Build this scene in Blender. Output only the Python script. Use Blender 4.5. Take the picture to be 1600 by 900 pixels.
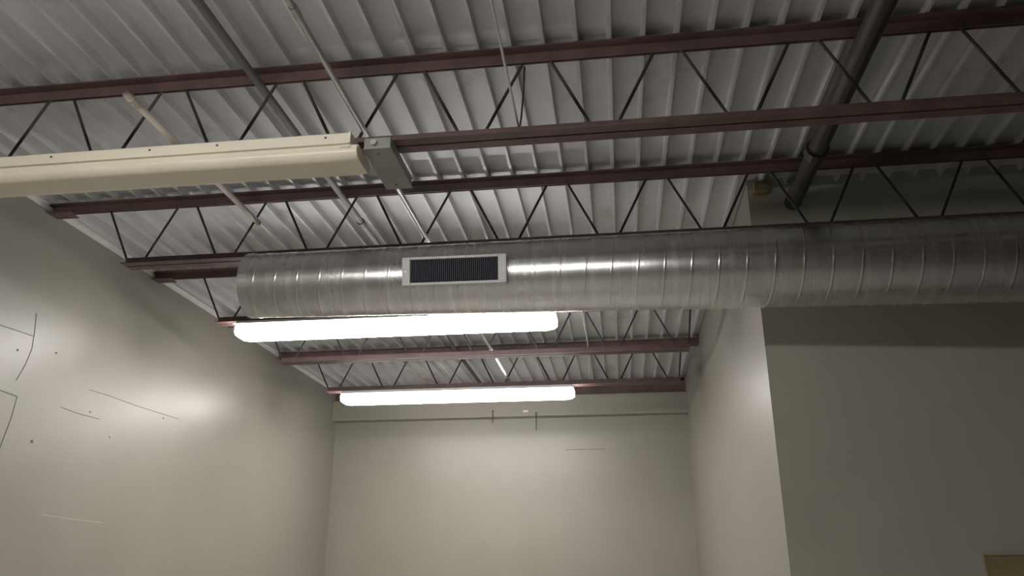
import bpy, math, random
from mathutils import Vector, Matrix
random.seed(7)
for o in list(bpy.data.objects):
    bpy.data.objects.remove(o)
scn = bpy.context.scene
C = scn.collection

# ------------------------------------------------------------------ camera
EYE = 1.6                                   # eye height above the floor
F_PX, PITCH, YAW = 1239.3, 19.947, -7.456
cam_d = bpy.data.cameras.new('camera')
cam_d.sensor_fit = 'HORIZONTAL'
cam_d.sensor_width = 36.0
cam_d.lens = 36.0 * F_PX / 1600.0
cam_d.clip_start = 0.02
cam = bpy.data.objects.new('camera', cam_d)
C.objects.link(cam)
cam.location = (0, 0, EYE)
cam.rotation_euler = (math.radians(90 + PITCH), 0, math.radians(-YAW))
scn.camera = cam

# ------------------------------------------------------------------ world, exposure
w = bpy.data.worlds.new('world')
scn.world = w
w.use_nodes = True
w.node_tree.nodes['Background'].inputs[0].default_value = (0.0, 0.0, 0.0, 1)
w.node_tree.nodes['Background'].inputs[1].default_value = 0.0
scn.view_settings.view_transform = 'Standard'
scn.view_settings.look = 'None'
scn.view_settings.gamma = 1
scn.view_settings.use_curve_mapping = False
scn.view_settings.exposure = 2.0
LAMP = 9.0                                  # lens emission of the alcove lamps
LAMP_FRONT = 11.0                            # the lamp of the near row, overhead

# ------------------------------------------------------------------ measures (z given relative to the eye, EYE added on build)
H = 2.265           # underside of deck ribs
HB = 1.847          # middle of bottom chords
XL, XR = -3.584, 0.871
YB, YF = 9.848, 4.55
S = 1.22
YA = 3.053
XE, Y0 = 5.6, -4.0  # room limits behind and to the right of the camera
JOISTS = [YA - 2*S, YA - S, YA, YA + S, YA + 2*S, YA + 3*S, YA + 4*S]

# ------------------------------------------------------------------ materials
def mat(name, col, rough=0.5, metal=0.0, var=0.12, scale=4.0, bump=0.0, bscale=40.0, stretch=(1, 1, 1),
        col2=None, spec=0.5, stain=None, aniso=0.0, coat=0.0, rvar=0.0, stain_scale=1.3):
    m = bpy.data.materials.new(name)
    m.use_nodes = True
    nt = m.node_tree
    N, L = nt.nodes, nt.links
    b = N['Principled BSDF']
    tc = N.new('ShaderNodeTexCoord')
    mp = N.new('ShaderNodeMapping'); mp.inputs['Scale'].default_value = stretch
    L.new(tc.outputs['Object'], mp.inputs['Vector'])
    n = N.new('ShaderNodeTexNoise'); n.inputs['Scale'].default_value = scale
    n.inputs['Detail'].default_value = 5; n.inputs['Roughness'].default_value = 0.6
    L.new(mp.outputs['Vector'], n.inputs['Vector'])
    cr = N.new('ShaderNodeValToRGB')
    c2 = col2 or tuple(c * (1 - var) for c in col)
    c1 = col if col2 else tuple(min(1, c * (1 + var)) for c in col)
    cr.color_ramp.elements[0].position = 0.3; cr.color_ramp.elements[0].color = (*c2, 1)
    cr.color_ramp.elements[1].position = 0.7; cr.color_ramp.elements[1].color = (*c1, 1)
    L.new(n.outputs['Fac'], cr.inputs['Fac'])
    out = cr.outputs['Color']
    if stain:
        n3 = N.new('ShaderNodeTexNoise'); n3.inputs['Scale'].default_value = stain_scale
        n3.inputs['Detail'].default_value = 8; n3.inputs['Roughness'].default_value = 0.7
        L.new(tc.outputs['Object'], n3.inputs['Vector'])
        r3 = N.new('ShaderNodeValToRGB')
        r3.color_ramp.elements[0].position = 0.56; r3.color_ramp.elements[0].color = (0, 0, 0, 1)
        r3.color_ramp.elements[1].position = 0.74; r3.color_ramp.elements[1].color = (1, 1, 1, 1)
        L.new(n3.outputs['Fac'], r3.inputs['Fac'])
        mx = N.new('ShaderNodeMix'); mx.data_type = 'RGBA'
        L.new(r3.outputs['Color'], mx.inputs['Factor'])
        L.new(out, mx.inputs['A']); mx.inputs['B'].default_value = (*stain, 1)
        out = mx.outputs['Result']
    L.new(out, b.inputs['Base Color'])
    b.inputs['Roughness'].default_value = rough
    b.inputs['Metallic'].default_value = metal
    b.inputs['Specular IOR Level'].default_value = spec
    b.inputs['Coat Weight'].default_value = coat
    b.inputs['Coat Roughness'].default_value = 0.25
    if rvar:
        mr = N.new('ShaderNodeMapRange')
        mr.inputs['To Min'].default_value = rough - rvar; mr.inputs['To Max'].default_value = rough + rvar
        L.new(n.outputs['Fac'], mr.inputs['Value']); L.new(mr.outputs['Result'], b.inputs['Roughness'])
    if bump:
        n2 = N.new('ShaderNodeTexNoise'); n2.inputs['Scale'].default_value = bscale
        n2.inputs['Detail'].default_value = 3
        L.new(mp.outputs['Vector'], n2.inputs['Vector'])
        bp = N.new('ShaderNodeBump'); bp.inputs['Strength'].default_value = bump; bp.inputs['Distance'].default_value = 0.01
        L.new(n2.outputs['Fac'], bp.inputs['Height']); L.new(bp.outputs['Normal'], b.inputs['Normal'])
    return m

def emit(name, col, strength):
    m = bpy.data.materials.new(name); m.use_nodes = True
    b = m.node_tree.nodes['Principled BSDF']
    b.inputs['Base Color'].default_value = (0.85, 0.84, 0.8, 1)
    b.inputs['Emission Color'].default_value = (*col, 1)
    b.inputs['Emission Strength'].default_value = strength
    b.inputs['Roughness'].default_value = 0.4
    return m

M = dict(
    wall=mat('semi_gloss_warm_grey_paint', (0.303, 0.288, 0.244), 0.38, var=0.035, scale=2.2, bump=0.06, bscale=9, spec=0.55, rvar=0.06),
    wall_dark=mat('flat_olive_grey_paint', (0.445, 0.45, 0.375), 0.6, var=0.04, scale=3, bump=0.05, bscale=14, spec=0.3),
    deck=mat('galvanised_deck_steel', (0.58, 0.585, 0.60), 0.46, metal=0.12, var=0.09, scale=5, bump=0.06, bscale=22, stretch=(1, 0.35, 1), stain=(0.34, 0.30, 0.27), rvar=0.05),
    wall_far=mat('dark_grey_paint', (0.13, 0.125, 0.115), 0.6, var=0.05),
    roof=mat('roof_insulation', (0.25, 0.24, 0.22), 0.9),
    joist=mat('red_oxide_primer', (0.135, 0.085, 0.078), 0.6, var=0.25, scale=6, bump=0.1, bscale=60, stain=(0.05, 0.038, 0.036)),
    rod=mat('dark_web_steel', (0.045, 0.040, 0.038), 0.6, var=0.25, scale=9),
    duct=mat('spiral_galvanised_sheet', (0.66, 0.66, 0.66), 0.27, metal=1.0, var=0.08, scale=3.0, bump=0.03, bscale=9, stretch=(4.5, 0.12, 0.12), rvar=0.07),
    white=mat('white_enamel', (0.72, 0.71, 0.70), 0.4, var=0.04),
    blade=mat('register_blade_grey', (0.13, 0.13, 0.16), 0.85, var=0.1, spec=0.15),
    shadowbox=mat('register_throat_shade', (0.02, 0.02, 0.024), 0.9),
    beige=mat('aged_cream_enamel', (0.84, 0.79, 0.65), 0.42, var=0.05, scale=3),
    lens_off=mat('yellowed_acrylic_lens', (0.84, 0.79, 0.64), 0.32, var=0.05, scale=3),
    lens_on=emit('lit_acrylic_lens', (1.0, 0.965, 0.935), LAMP),
    lens_front=emit('lit_acrylic_lens_near_row', (1.0, 0.965, 0.935), LAMP_FRONT),
    emt=mat('conduit_steel', (0.52, 0.52, 0.50), 0.4, metal=0.5, var=0.08),
    emt_dark=mat('dull_grey_conduit', (0.14, 0.14, 0.145), 0.6, var=0.12),
    emt_beige=mat('cream_conduit', (0.60, 0.57, 0.48), 0.45, var=0.08),
    cable=mat('white_cable_jacket', (0.85, 0.84, 0.81), 0.5, var=0.03),
    pipe=mat('black_steel_pipe', (0.045, 0.04, 0.032), 0.55, var=0.2),
    box=mat('galvanised_box', (0.30, 0.31, 0.28), 0.5, metal=0.3, var=0.12),
    mark=mat('pencil_dark_crack', (0.13, 0.12, 0.10), 0.9, var=0.1),
    scuff=mat('pale_scuff', (0.52, 0.48, 0.40), 0.5, var=0.1),
    black=mat('blackened_iron', (0.025, 0.022, 0.02), 0.6),
    trim=mat('pale_flashing', (0.74, 0.73, 0.71), 0.45, metal=0.0, var=0.06),
    ochre=mat('ochre_varnished_plywood', (0.30, 0.25, 0.12), 0.5, var=0.18, scale=3, stretch=(1, 1, 6)),
    wood=mat('raw_pine_block', (0.22, 0.17, 0.09), 0.7, var=0.2, scale=6),
    floor=mat('sealed_concrete', (0.40, 0.38, 0.345), 0.45, var=0.12, scale=1.5),
    screw=mat('rusty_screw', (0.12, 0.10, 0.08), 0.6),
)

# ------------------------------------------------------------------ mesh builder
class MB:
    def __init__(self): self.v = []; self.f = []
    def add(self, vs, fs):
        k = len(self.v); self.v += [tuple(v) for v in vs]; self.f += [tuple(i + k for i in f) for f in fs]
        return self
    def box(self, x0, x1, y0, y1, z0, z1):
        vs = [(x, y, z) for z in (z0, z1) for y in (y0, y1) for x in (x0, x1)]
        return self.add(vs, [(0, 2, 3, 1), (4, 5, 7, 6), (0, 1, 5, 4), (2, 6, 7, 3), (0, 4, 6, 2), (1, 3, 7, 5)])
    def prism_x(self, prof, x0, x1):
        """closed profile of (y, z) points extruded along x"""
        n = len(prof)
        vs = [(x0, y, z) for y, z in prof] + [(x1, y, z) for y, z in prof]
        fs = [(i, (i + 1) % n, n + (i + 1) % n, n + i) for i in range(n)]
        fs += [tuple(range(n))[::-1], tuple(range(n, 2 * n))]
        return self.add(vs, fs)
    def tube(self, pts, r, n=10, cap=True):
        pts = [Vector(p) for p in pts]
        vs, fs = [], []
        for i, p in enumerate(pts):
            d = (pts[min(i + 1, len(pts) - 1)] - pts[max(i - 1, 0)]).normalized()
            a = d.cross(Vector((0, 0, 1)))
            if a.length < 1e-3: a = Vector((1, 0, 0))
            a.normalize(); b = d.cross(a)
            rr = r[i] if isinstance(r, (list, tuple)) else r
            vs += [p + (a * math.cos(t) + b * math.sin(t)) * rr for t in [2 * math.pi * k / n for k in range(n)]]
        for i in range(len(pts) - 1):
            for k in range(n):
                fs.append((i * n + k, i * n + (k + 1) % n, (i + 1) * n + (k + 1) % n, (i + 1) * n + k))
        if cap:
            fs.append(tuple(range(n))[::-1]); fs.append(tuple(range((len(pts) - 1) * n, len(pts) * n)))
        return self.add(vs, fs)
    def build(self, name, m, parent=None, smooth=False, origin=None, lift=True, bevel=0):
        """vertices come in world x, y and eye-relative z; origin is the parent's world position"""
        e = EYE if lift else 0
        own = Vector((0, 0, 0))
        if parent is not None: org = Vector(parent.location) + (Vector(parent.parent.location) if parent.parent else Vector((0, 0, 0)))
        else:
            xs = [v[0] for v in self.v]; ys = [v[1] for v in self.v]; zs = [v[2] + e for v in self.v]
            own = Vector(((min(xs) + max(xs)) / 2, (min(ys) + max(ys)) / 2, min(zs)))
            org = own
        me = bpy.data.meshes.new(name)
        me.from_pydata([(v[0] - org.x, v[1] - org.y, v[2] + e - org.z) for v in self.v], [], self.f)
        me.materials.append(M[m])
        if smooth: me.polygons.foreach_set('use_smooth', [True] * len(me.polygons))
        me.update()
        o = bpy.data.objects.new(name, me); C.objects.link(o)
        o.location = own
        if parent is not None: o.parent = parent
        if bevel:
            bv = o.modifiers.new('bevel', 'BEVEL'); bv.width = bevel; bv.segments = 2; bv.limit_method = 'ANGLE'
        return o

def tag(o, label, cat, group=None):
    o['label'] = label; o['category'] = cat
    if group: o['group'] = group
    return o
def struct(o, label=None):
    o['kind'] = 'structure'
    if label: o['label'] = label
    return o
def thing(name, loc, label, cat, group=None):
    o = bpy.data.objects.new(name, None); C.objects.link(o)
    o.empty_display_size = 0.1
    o.location = (loc[0], loc[1], loc[2] + EYE)
    return tag(o, label, cat, group)

# ------------------------------------------------------------------ room shell
FZ = -EYE
top = H + 0.045
wl = struct(MB().box(XL - 0.15, XL, Y0, YB + 0.15, FZ, top).build('wall_left', 'wall'), 'long glossy warm grey painted wall on the left')
wb = struct(MB().box(XL, XR, YB, YB + 0.15, FZ, top).build('wall_back', 'wall'), 'warm grey painted end wall of the bay below the lamps')
wr = struct(MB().box(XR, XR + 0.003, YF, YF + 0.15, FZ, top).box(XR, XR + 0.15, YF + 0.15, YB + 0.15, FZ, top).build('wall_right', 'wall'), 'bright glossy side wall of the bay ending in a sharp corner')
wp = struct(MB().box(XR + 0.003, XE, YF, YF + 0.15, FZ, top).build('wall_partition', 'wall_dark'), 'dim olive grey wall facing the viewer under the duct')
struct(MB().box(XE, XE + 0.15, Y0, YF + 0.15, FZ, top).build('wall_side', 'wall_far'), 'dark grey wall far to the right')
struct(MB().box(XL - 0.15, XE + 0.15, Y0 - 0.15, Y0, FZ, top).build('wall_front', 'wall'), 'warm grey wall behind the viewer')
struct(MB().box(XL - 0.15, XE + 0.15, Y0 - 0.15, YB + 0.15, FZ - 0.1, FZ).build('floor', 'floor'), 'sealed grey concrete floor')

# ceiling: insulation board with fluted steel sheets under it
PITCH_D, DEPTH = 0.15, 0.042
rib_b, run = 0.016, 0.005
ceil = struct(MB().box(XL - 0.15, XE + 0.15, Y0 - 0.15, YB + 0.15, H + 0.045, H + 0.14).build('ceiling', 'roof'), 'fluted galvanised metal roof deck over the joists')
def deck_profile(x_start, n):
    pts = []
    for k in range(n):
        x = x_start + k * PITCH_D
        pts += [(x, H), (x + rib_b, H), (x + rib_b + run, H + DEPTH), (x + PITCH_D - run, H + DEPTH)]
    pts.append((x_start + n * PITCH_D, H))
    return pts
def deck_sheet(x_start, n, y0, y1, dz):
    pr = deck_profile(x_start, n)
    t = 0.0012
    m = MB(); k = len(pr)
    vs = [(x, y0, z + dz) for x, z in pr] + [(x, y1, z + dz) for x, z in pr]
    vs += [(x, y0, z + dz + t) for x, z in pr] + [(x, y1, z + dz + t) for x, z in pr]
    fs = []
    for i in range(k - 1):
        fs.append((i, k + i, k + i + 1, i + 1))
        fs.append((2 * k + i, 2 * k + i + 1, 3 * k + i + 1, 3 * k + i))
        fs.append((i, i + 1, 2 * k + i + 1, 2 * k + i)); fs.append((k + i, 3 * k + i, 3 * k + i + 1, k + i + 1))
    m.add(vs, fs)
    return m.build('deck_sheet', 'deck', ceil)
x = 0.041 - PITCH_D * 24
x_first = x
i = 0
while x < XE:
    n = 6
    while x + n * PITCH_D > XE + 0.12: n -= 1
    if n < 1: break
    ends = [Y0, YA + (0.0 if i % 2 else 2 * S), YB] if x < XR - 0.05 else [Y0, YA, YF + 0.05]
    if x < XR - 0.05 and x + n * PITCH_D > XR + 0.16:          # the sheet over the partition corner
        pass
    for q in range(len(ends) - 1):
        deck_sheet(x, n, ends[q] - (0.03 if q else 0), ends[q + 1], 0.0015 * ((i + q) % 2))
    x += n * PITCH_D; i += 1

# flashing angle along the left wall head, ledger on the back wall
t1 = struct(MB().box(XL, XL + 0.024, Y0, YB - 0.16, H - 0.006, H - 0.001).box(XL, XL + 0.004, Y0, YB - 0.16, H - 0.04, H - 0.001).build('trim_1', 'trim'), 'pale metal angle where the deck meets the left wall')
t2 = struct(MB().box(XL, XR, YB - 0.15, YB, 1.855, 2.11).build('trim_2', 'wall', bevel=0.004), 'grey painted ledger beam along the top of the end wall')
t3 = struct(MB().box(XL, XR, YB - 0.08, YB, 2.11, H - 0.002).build('trim_3', 'joist'), 'dark brown strip coloured as the shaded gap above the ledger beam')  # solid strip; its dark colour stands in for the shade of the gap

# cracks and marks on the left wall (real shallow lines standing on the paint)
def wall_mark(name, pts, wd, m, parent):
    b = MB()
    for (ya, za), (yb, zb) in zip(pts[:-1], pts[1:]):
        d = Vector((0, yb - ya, zb - za)).normalized(); nrm = Vector((0, -d.z, d.y)) * wd / 2
        q = [Vector((0, ya, za)) - nrm, Vector((0, yb, zb)) - nrm, Vector((0, yb, zb)) + nrm, Vector((0, ya, za)) + nrm]
        vs = [(XL + 0.0002, p.y, p.z) for p in q] + [(XL + 0.0016, p.y, p.z) for p in q]
        b.add(vs, [(0, 1, 2, 3), (4, 7, 6, 5), (0, 4, 5, 1), (1, 5, 6, 2), (2, 6, 7, 3), (3, 7, 4, 0)])
    return b.build(name, m, parent)
wall_mark('crack', [(3.7, 1.376), (4.052, 1.395), (4.2, 1.402), (4.332, 1.408)], 0.0042, 'mark', wl)
wall_mark('crack', [(4.318, 1.553), (4.336, 1.44), (4.344, 1.33), (4.318, 1.22), (4.27, 1.11)], 0.0042, 'mark', wl)
wall_mark('crack', [(3.7, 1.042), (4.163, 1.027), (4.308, 1.02), (4.295, 0.88), (4.259, 0.705), (4.25, 0.5)], 0.0042, 'mark', wl)
wall_mark('scratch', [(4.951, 1.205), (5.2, 1.212), (5.5, 1.208), (5.83, 1.214), (6.134, 1.221)], 0.003, 'mark', wl)
wall_mark('scratch', [(4.703, 1.036), (4.87, 1.027), (5.11, 1.032)], 0.0035, 'mark', wl)
wall_mark('scratch', [(4.72, 0.36), (5.0, 0.352), (5.35, 0.35)], 0.004, 'scuff', wl)
for (yy, zz, s) in ((4.507, 0.781, 0.02), (4.563, 1.361, 0.014), (5.0, 1.06, 0.012), (5.26, 0.93, 0.012), (5.9, 1.185, 0.012), (4.23, 1.29, 0.014)):
    MB().tube([(XL, yy, zz), (XL + 0.0025, yy, zz)], s / 2, 8).build('nail_hole', 'mark', wl)
# hairline on the end wall
MB().box(-0.62, -0.14, YB - 0.0015, YB, 1.455, 1.461).build('scratch', 'mark', wb)

# ------------------------------------------------------------------ bar joists
P, T0 = 0.59, -0.285         # web period, x of one top panel point
LEG, GAP, TH = 0.054, 0.012, 0.005
def angle_pair(y, z, x0, x1, up):
    """two steel angles back to back; up = legs standing up (bottom chord) or hanging down (top chord)"""
    m = MB()
    s = 1 if up else -1
    for sg in (-1, 1):
        ya, yb = y + sg * GAP / 2, y + sg * (GAP / 2 + LEG)
        za, zb = sorted((z, z + s * TH)); m.box(x0, x1, min(ya, yb), max(ya, yb), za, zb)
        yc = y + sg * (GAP / 2 + TH)
        za, zb = sorted((z + s * TH, z + s * LEG)); m.box(x0, x1, min(ya, yc), max(ya, yc), za, zb)
    return m
jl = ['almost overhead, carrying the lit lamp out of view', 'just above the picture edge',
      'nearest in view, above the unlit lamp',
      'second in view, crossing above the round duct',
      'mostly hidden by the duct, carrying the larger lit lamp',
      'between the two lit lamps',
      'farthest in view, carrying the smaller lit lamp']
for ji, y in enumerate(JOISTS):
    x1 = XE if y < YF else XR
    t = thing('bar_joist', (XL, y, HB - LEG / 2), 'reddish brown open web joist ' + jl[ji], 'joist', 'roof joists')
    zt, zb = H - 0.001, HB - LEG / 2
    angle_pair(y, zt, XL + 0.002, x1 - 0.002, False).build('top_chord', 'joist', t)
    b0 = T0 - 4.5 * P - 0.06
    kmax = int((x1 - 0.25 - (T0 + P / 2)) / P)
    b1 = T0 + P / 2 + kmax * P + 0.06
    angle_pair(y, zb, b0, b1, True).build('bottom_chord', 'joist', t)
    r = 0.0075
    ztr, zbr = zt - 0.02, zb + 0.014
    for k in range(-5, kmax + 1):
        xb = T0 + (k + 0.5) * P
        for sg in (-1, 1):
            xt = xb + sg * P / 2
            if xt < XL + 0.05 or xt > x1 - 0.03: xt = XL + 0.12 if sg < 0 else x1 - 0.12
            MB().tube([(xb + sg * 0.028, y, zbr), (xb + sg * 0.05, y, zbr + 0.012), (xt - sg * 0.055, y, ztr - 0.014), (xt - sg * 0.03, y, ztr)], r, 8).build('web_bar', 'rod', t, smooth=True)
    seat = MB().box(XL + 0.002, XL + 0.16, y - 0.05, y + 0.05, zt - 0.062, zt - LEG - 0.0005)
    seat.build('bearing_seat', 'joist', t, bevel=0.003)
    if y > YF:
        MB().box(x1 - 0.13, x1 - 0.002, y - 0.05, y + 0.05, zt - 0.062, zt - LEG - 0.0005).build('bearing_seat', 'joist', t, bevel=0.003)

# ------------------------------------------------------------------ fluorescent fixtures
LEN = 2.43
def fixture(x_right, y, ztop, lens_h, hous_h, width, lens_mat, hous_mat, label, group=None, shade_wing=0.0, end=0.72, inset=0.012, hk=0.40):
    x0, x1 = x_right - LEN, x_right
    t = thing('strip_light', ((x0 + x1) / 2, y, ztop - lens_h - hous_h), label, 'light fixture', group)
    hw = width * hk
    zt, zh = ztop, ztop - hous_h
    prof = [(y - hw, zh), (y - hw, zt - 0.006), (y - hw + 0.006, zt), (y + hw - 0.006, zt), (y + hw, zt - 0.006), (y + hw, zh)]
    h = MB().prism_x(prof, x0 + inset, x1 - inset).build('housing', hous_mat, t)
    # wrap lens: rounded section, drawn in at both ends
    sec = []
    W = width / 2
    if hk >= 0.45:                     # lens hung on a narrow neck under a wide housing lip
        sec += [(-W * 0.78, 0.0), (-W * 0.78, -0.009), (-W * 0.97, -0.013)]
    else:
        sec += [(-hw * 1.02, 0.0), (-W, -0.006)]
    for a in range(0, 91, 15):
        rr = min(0.032, lens_h * 0.6); A = math.radians(a)
        sec.append((-W + rr - rr * math.cos(A) + 0.010 * (a / 90), -lens_h + rr - rr * math.sin(A)))
    sec += [(-yy, zz) for yy, zz in sec[::-1]]
    n = len(sec)
    stations = [(x0, end), (x0 + 0.022, 0.35 * end + 0.65), (x0 + 0.075, 1.0), ((x0 + x1) / 2, 1.0), (x1 - 0.075, 1.0), (x1 - 0.022, 0.35 * end + 0.65), (x1, end)]
    m = MB(); vs, fs = [], []
    for xs, k in stations:
        vs += [(xs, y + yy * (0.5 + 0.5 * k), zh + zz * k) for yy, zz in sec]
    for s in range(len(stations) - 1):
        for q in range(n):
            fs.append((s * n + q, (s + 1) * n + q, (s + 1) * n + (q + 1) % n, s * n + (q + 1) % n))
    fs.append(tuple(range(n))); fs.append(tuple(range((len(stations) - 1) * n, len(stations) * n))[::-1])
    m.add(vs, fs)
    m.build('lens', lens_mat, t)
    # sheet metal wings added over the lens to cut its upward light
    if shade_wing:
        for sg in (-1, 1):
            ya, yb = sorted((y + sg * hw, y + sg * (W + shade_wing)))
            MB().prism_x([(y + sg * hw, zh + 0.012), (y + sg * hw, zh + 0.015), (y + sg * (W + shade_wing), zh + 0.003), (y + sg * (W + shade_wing), zh)], x0 + 0.012, x1 - 0.012).build('shade_wing', hous_mat, t)
    # end plates
    for sx, dx in ((x0, 1), (x1, -1)):
        a, b = sorted((sx + dx * (inset - 0.008), sx + dx * (inset + 0.0005)))
        MB().box(a, b, y - hw - 0.003, y + hw + 0.003, zh + 0.001, zt).build('end_plate', hous_mat, t)
    return t, h
zc = HB - LEG / 2 - 0.001
fixture(-0.392, JOISTS[4], zc, 0.088, 0.045, 0.175, 'lens_on', 'white', 'lit strip lamp just below the duct, the larger of the two glowing ones', 'lit strip lamps', shade_wing=0.055)
fixture(-0.402, JOISTS[6], zc, 0.088, 0.045, 0.175, 'lens_on', 'white', 'lit strip lamp nearest the end wall, the smaller of the two glowing ones', 'lit strip lamps', shade_wing=0.055)
fixture(-0.40, JOISTS[0], zc, 0.088, 0.045, 0.175, 'lens_front', 'white', 'lit strip lamp overhead, out of the picture', 'lit strip lamps', shade_wing=0.055)
t, hs = fixture(-1.055, JOISTS[2] - 0.06, zc, 0.070, 0.055, 0.20, 'lens_off', 'beige', 'unlit cream strip lamp with screws, cut off by the left picture edge', end=0.93, inset=0.04, hk=0.47)
for px in (-2.50, -2.02, -1.70, -1.20):
    yy = JOISTS[2] - 0.06 - 0.20 * 0.47
    s = MB().tube([(px, yy + 0.001, zc - 0.022), (px, yy - 0.004, zc - 0.022)], [0.006, 0.0045], 8)
    s.build('screw', 'screw', t)
MB().box(-1.13, -1.085, JOISTS[2] - 0.164, JOISTS[2] - 0.15, zc - 0.082, zc - 0.068).build('lamp_socket', 'white', t)

# ------------------------------------------------------------------ round spiral duct
DX0, DX1 = -2.10, 4.6
def duct_axis(x):
    k = (x + 2.10) / 2.85
    kk = min(k, 1.6)
    return 4.18 - 0.18 * kk, 1.615 - 0.100 * kk, 0.189 + 0.020 * kk
dy, dz, dr = duct_axis(-0.5)
du = thing('spiral_duct', (-0.5, dy, dz - dr), 'round galvanised spiral air duct spanning the room below the joists', 'duct')
pit = 0.135
prof = [(0.0, 0.0), (0.001, 0.0), (0.06, 0.0), (0.1215, 0.0), (0.1225, 0.0), (0.125, 0.0009), (0.1325, 0.0009)]
nseg = 72
turns = int((DX1 - DX0) / pit) + 1
vs, fs = [], []
cols = [(tn * pit + a, h) for tn in range(-1, turns) for a, h in prof]
for a, h in cols:
    for q in range(nseg + 1):
        th = 2 * math.pi * q / nseg
        xx = DX0 + a + pit * q / nseg
        xx = max(DX0, min(DX1, xx))
        cy, cz, r = duct_axis(xx)
        r += h + 0.0007 * math.sin(xx * 37) * math.sin(th * 3 + xx * 5)
        vs.append((xx, cy + r * math.sin(th), cz + r * math.cos(th)))
w_ = nseg + 1
for i in range(len(cols) - 1):
    for q in range(nseg):
        fs.append((i * w_ + q, i * w_ + q + 1, (i + 1) * w_ + q + 1, (i + 1) * w_ + q))
m = MB(); m.add(vs, fs)
body = m.build('duct_body', 'duct', du, smooth=True)
cy, cz, r = duct_axis(DX0)
cap = MB()
cap.tube([(DX0 - 0.004, cy, cz), (DX0 + 0.05, cy, cz)], r + 0.004, 48, True)
cap.build('end_cap', 'duct', du)
for hx in (-1.75, 0.45, 2.2):
    cy, cz, r = duct_axis(hx)
    b = MB()
    pts = [(cy + (r + 0.003) * math.sin(a), cz + (r + 0.003) * math.cos(a)) for a in [math.radians(d) for d in range(100, 19, -8)]]
    pts.append((YA + S - 0.02, HB - LEG / 2 - 0.0006))
    vs = []
    for yy, zz in pts: vs += [(hx - 0.012, yy, zz), (hx + 0.012, yy, zz)]
    b.add(vs, [(2 * k, 2 * k + 1, 2 * k + 3, 2 * k + 2) for k in range(len(pts) - 1)])
    b.build('hanger_strap', 'emt', du)

# supply register on the duct
xa, xb = -1.112, -0.535
xm = (xa + xb) / 2
cy, cz, r = duct_axis(xm)
el = math.radians(-8)               # the grille faces out and a little down
nrm = Vector((0, -math.cos(el), math.sin(el))); upv = Vector((0, math.sin(el), math.cos(el))) * 1.0
upv = Vector((0, -math.sin(-el) * 1.0, math.cos(el)))
upv = nrm.cross(Vector((-1, 0, 0))).normalized()
if upv.z < 0: upv = -upv
ax = Vector((1, -0.18 / 2.85, -0.10 / 2.85)).normalized()
cen = Vector((xm, cy, cz)) + nrm * (r + 0.012)
hh, hw2 = 0.078, (xb - xa) / 2
def rbox(u0, u1, v0, v1, n0, n1, b=None):
    b = b or MB()
    vs = [cen + ax * u + upv * v + nrm * n for n in (n0, n1) for v in (v0, v1) for u in (u0, u1)]
    return b.add(vs, [(0, 2, 3, 1), (4, 5, 7, 6), (0, 1, 5, 4), (2, 6, 7, 3), (0, 4, 6, 2), (1, 3, 7, 5)])
fr = MB()
rbox(-hw2, -hw2 + 0.045, -hh, hh, -0.03, 0.012, fr); rbox(hw2 - 0.045, hw2, -hh, hh, -0.03, 0.012, fr)
rbox(-hw2 + 0.045, hw2 - 0.045, hh - 0.014, hh, -0.03, 0.012, fr); rbox(-hw2 + 0.045, hw2 - 0.045, -hh, -hh + 0.014, -0.03, 0.012, fr)
rg = fr.build('supply_register', 'white', du, bevel=0.002); rg['label'] = 'white framed air register with dark vertical blades'
rbox(-hw2 + 0.045, hw2 - 0.045, -hh + 0.014, hh - 0.014, -0.0105, -0.007).build('register_throat_shade', 'shadowbox', rg)  # near-black plate painted as the shade inside the register opening
bl = MB(); nb = 44
for k in range(nb):
    u = -hw2 + 0.045 + (k + 0.5) * (2 * hw2 - 0.09) / nb
    rbox(u - 0.0022, u + 0.0022, -hh + 0.014, hh - 0.014, -0.006, 0.006, bl)
bo = bl.build('register_blades', 'blade', rg); bo['kind'] = 'stuff'
for su in (-1, 1):
    b = MB(); c0 = cen + ax * (su * (hw2 - 0.02))
    b.tube([c0 + nrm * 0.011, c0 + nrm * 0.0145], 0.005, 8); b.build('screw', 'emt', rg)

# ------------------------------------------------------------------ conduits, cables, pipe
def run(name, pts, r, m, label, cat, fittings=()):
    y0 = pts[0]
    zlow = min(p[2] for p in pts) - r
    t = thing(name, (pts[0][0], pts[0][1], zlow), label, cat)
    MB().tube(pts, r, 12).build('tube', m, t, smooth=True)
    for (fx, fy, fz) in fittings:
        MB().tube([(fx, fy - 0.03, fz), (fx, fy + 0.03, fz)], r * 1.3, 12).build('coupling', m, t)
    return t
zcd = HB + LEG / 2 + 0.014
run('conduit', [(-1.065, Y0 + 0.05, zcd), (-1.065, 7.95, zcd)], 0.0125, 'emt',
    'long pale steel conduit from the picture top to the small lit lamp', 'conduit',
    [(-1.065, 2.2, zcd), (-1.065, 5.0, zcd)])
run('conduit', [(-1.965, 2.60, zcd + 0.002), (-1.965, 3.9, zcd + 0.002)], 0.016, 'emt_beige',
    'short thick cream conduit stub behind the unlit cream lamp', 'conduit', [(-1.965, 2.66, zcd + 0.002)])
run('conduit', [(-1.60, Y0 + 0.05, 2.186), (-1.60, YB - 0.18, 2.186)], 0.02, 'emt_dark',
    'dark grey conduit hugging the deck, crossing behind the unlit lamp', 'conduit', [(-1.60, 1.5, 2.186), (-1.60, 4.6, 2.186)])
t = thing('cable', (-0.37, YA, HB), 'thin white cable along the ceiling from the picture top to the second chord', 'cable')
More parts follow.
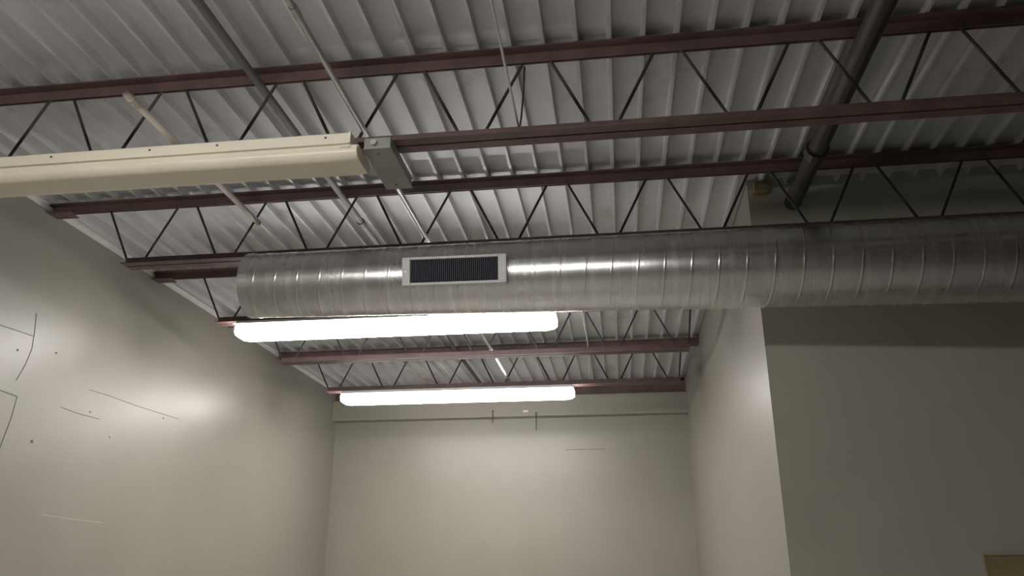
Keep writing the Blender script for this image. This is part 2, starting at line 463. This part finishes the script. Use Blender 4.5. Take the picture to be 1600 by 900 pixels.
MB().tube([(-0.355, Y0 + 0.05, zcd - 0.006), (-0.36, 1.8, zcd - 0.006), (-0.368, 2.6, zcd - 0.004), (-0.37, YA + 0.02, zcd - 0.008)], 0.0055, 8).build('tube', 'cable', t, smooth=True)
MB().tube([(-0.37, YA + 0.03, zcd - 0.008), (-0.362, YA + 0.035, zcd + 0.06), (-0.35, YA + 0.03, zcd + 0.2), (-0.345, YA + 0.03, H - 0.05)], 0.004, 8).build('tail', 'rod', t, smooth=True)
tag(MB().tube([(-0.262, 6.2, 2.2), (-0.25, 6.9, 2.2), (-0.243, 7.6, 2.203), (-0.25, 8.3, 2.2), (-0.29, 9.25, 2.2)], 0.006, 8).build('cable', 'cable', None, smooth=True),
    'thin white cable on the deck right of the glowing lamps', 'cable')
tag(MB().tube([(-1.94, 8.45, H - 0.0075), (-1.93, 9.35, H - 0.0075)], 0.008, 8).build('cable', 'cable', None, smooth=True),
    'short pale wire on the deck above the small lit lamp', 'cable')
run('pipe', [(1.125, Y0 + 0.05, 2.13), (1.125, YF - 0.01, 2.13)], 0.048, 'pipe',
    'dark steel pipe through the joists at the dim right of the ceiling', 'pipe', [(1.125, 2.4, 2.13), (1.125, 3.9, 2.13)])

# junction box where the conduit meets the nearest joist
jb = thing('junction_box', (-1.03, 3.13, zc - 0.06), 'grey sheet metal junction box at the right end of the unlit lamp', 'junction box')
MB().box(-1.046, -0.925, 2.96, 3.34, zc - 0.055, zc - 0.0005).build('box_body', 'box', jb, bevel=0.004)
MB().box(-1.050, -0.921, 2.955, 3.345, zc - 0.059, zc - 0.0555).build('cover_plate', 'box', jb)
for yy in (3.0, 3.30):
    MB().tube([(-0.99, yy, zc - 0.059), (-0.99, yy, zc - 0.0635)], 0.006, 8).build('screw', 'screw', jb)
MB().tube([(-1.0, 2.96, zc - 0.03), (-1.0, 2.945, zc - 0.03)], 0.014, 12).build('connector', 'emt', jb)

# ------------------------------------------------------------------ small things on the walls
def chain(x, z0, z1, label):
    t = thing('hanging_chain', (x, YB - 0.16, z1), label, 'chain', 'chains on the end wall')
    n = max(3, int((z0 - z1) / 0.022))
    for k in range(n):
        zc_ = z0 - (k + 0.5) * (z0 - z1) / n
        rr = (z0 - z1) / n * 0.62
        b = MB(); pts = []
        for a in range(0, 361, 45):
            A = math.radians(a)
            o = 0.007 * math.cos(A)
            pts.append((x + (o if k % 2 == 0 else 0), YB - 0.159 + (0 if k % 2 == 0 else o), zc_ + rr * math.sin(A)))
        b.tube(pts, 0.0026, 6, False); b.build('link', 'black', t)
    MB().box(x - 0.008, x + 0.008, YB - 0.158, YB - 0.1495, z0 - 0.004, z0 + 0.012).build('hook', 'black', t)
chain(-1.51, 1.925, 1.775, 'short dark chain hanging from the ledger, left of its twin')
chain(-0.968, 1.885, 1.68, 'short dark chain hanging from the ledger, right of its twin')
tag(MB().box(-1.13, -1.07, YB - 0.1525, YB - 0.1503, 1.905, 1.93).build('sticker', 'white'), 'tiny white sticker on the grey ledger beam above the end wall', 'sticker')
wd = thing('wall_board', (2.13, YF - 0.02, -0.42), 'ochre wooden board on the olive wall at the lower right corner', 'board')
MB().box(1.835, 2.45, YF - 0.018, YF - 0.0005, -0.42, 0.095).build('panel', 'ochre', wd, bevel=0.002)
fb = MB().box(1.832, 2.453, YF - 0.022, YF - 0.0006, 0.0955, 0.101)
fb.box(1.828, 1.8345, YF - 0.022, YF - 0.0006, -0.42, 0.101)
fb.build('edge_strip', 'ochre', wd)
tag(MB().box(0.90, 0.985, YF - 0.07, YF - 0.001, H - 0.066, H - 0.001).build('wood_block', 'wood', bevel=0.004),
    'small raw wood block at the top of the bright wall corner', 'block')
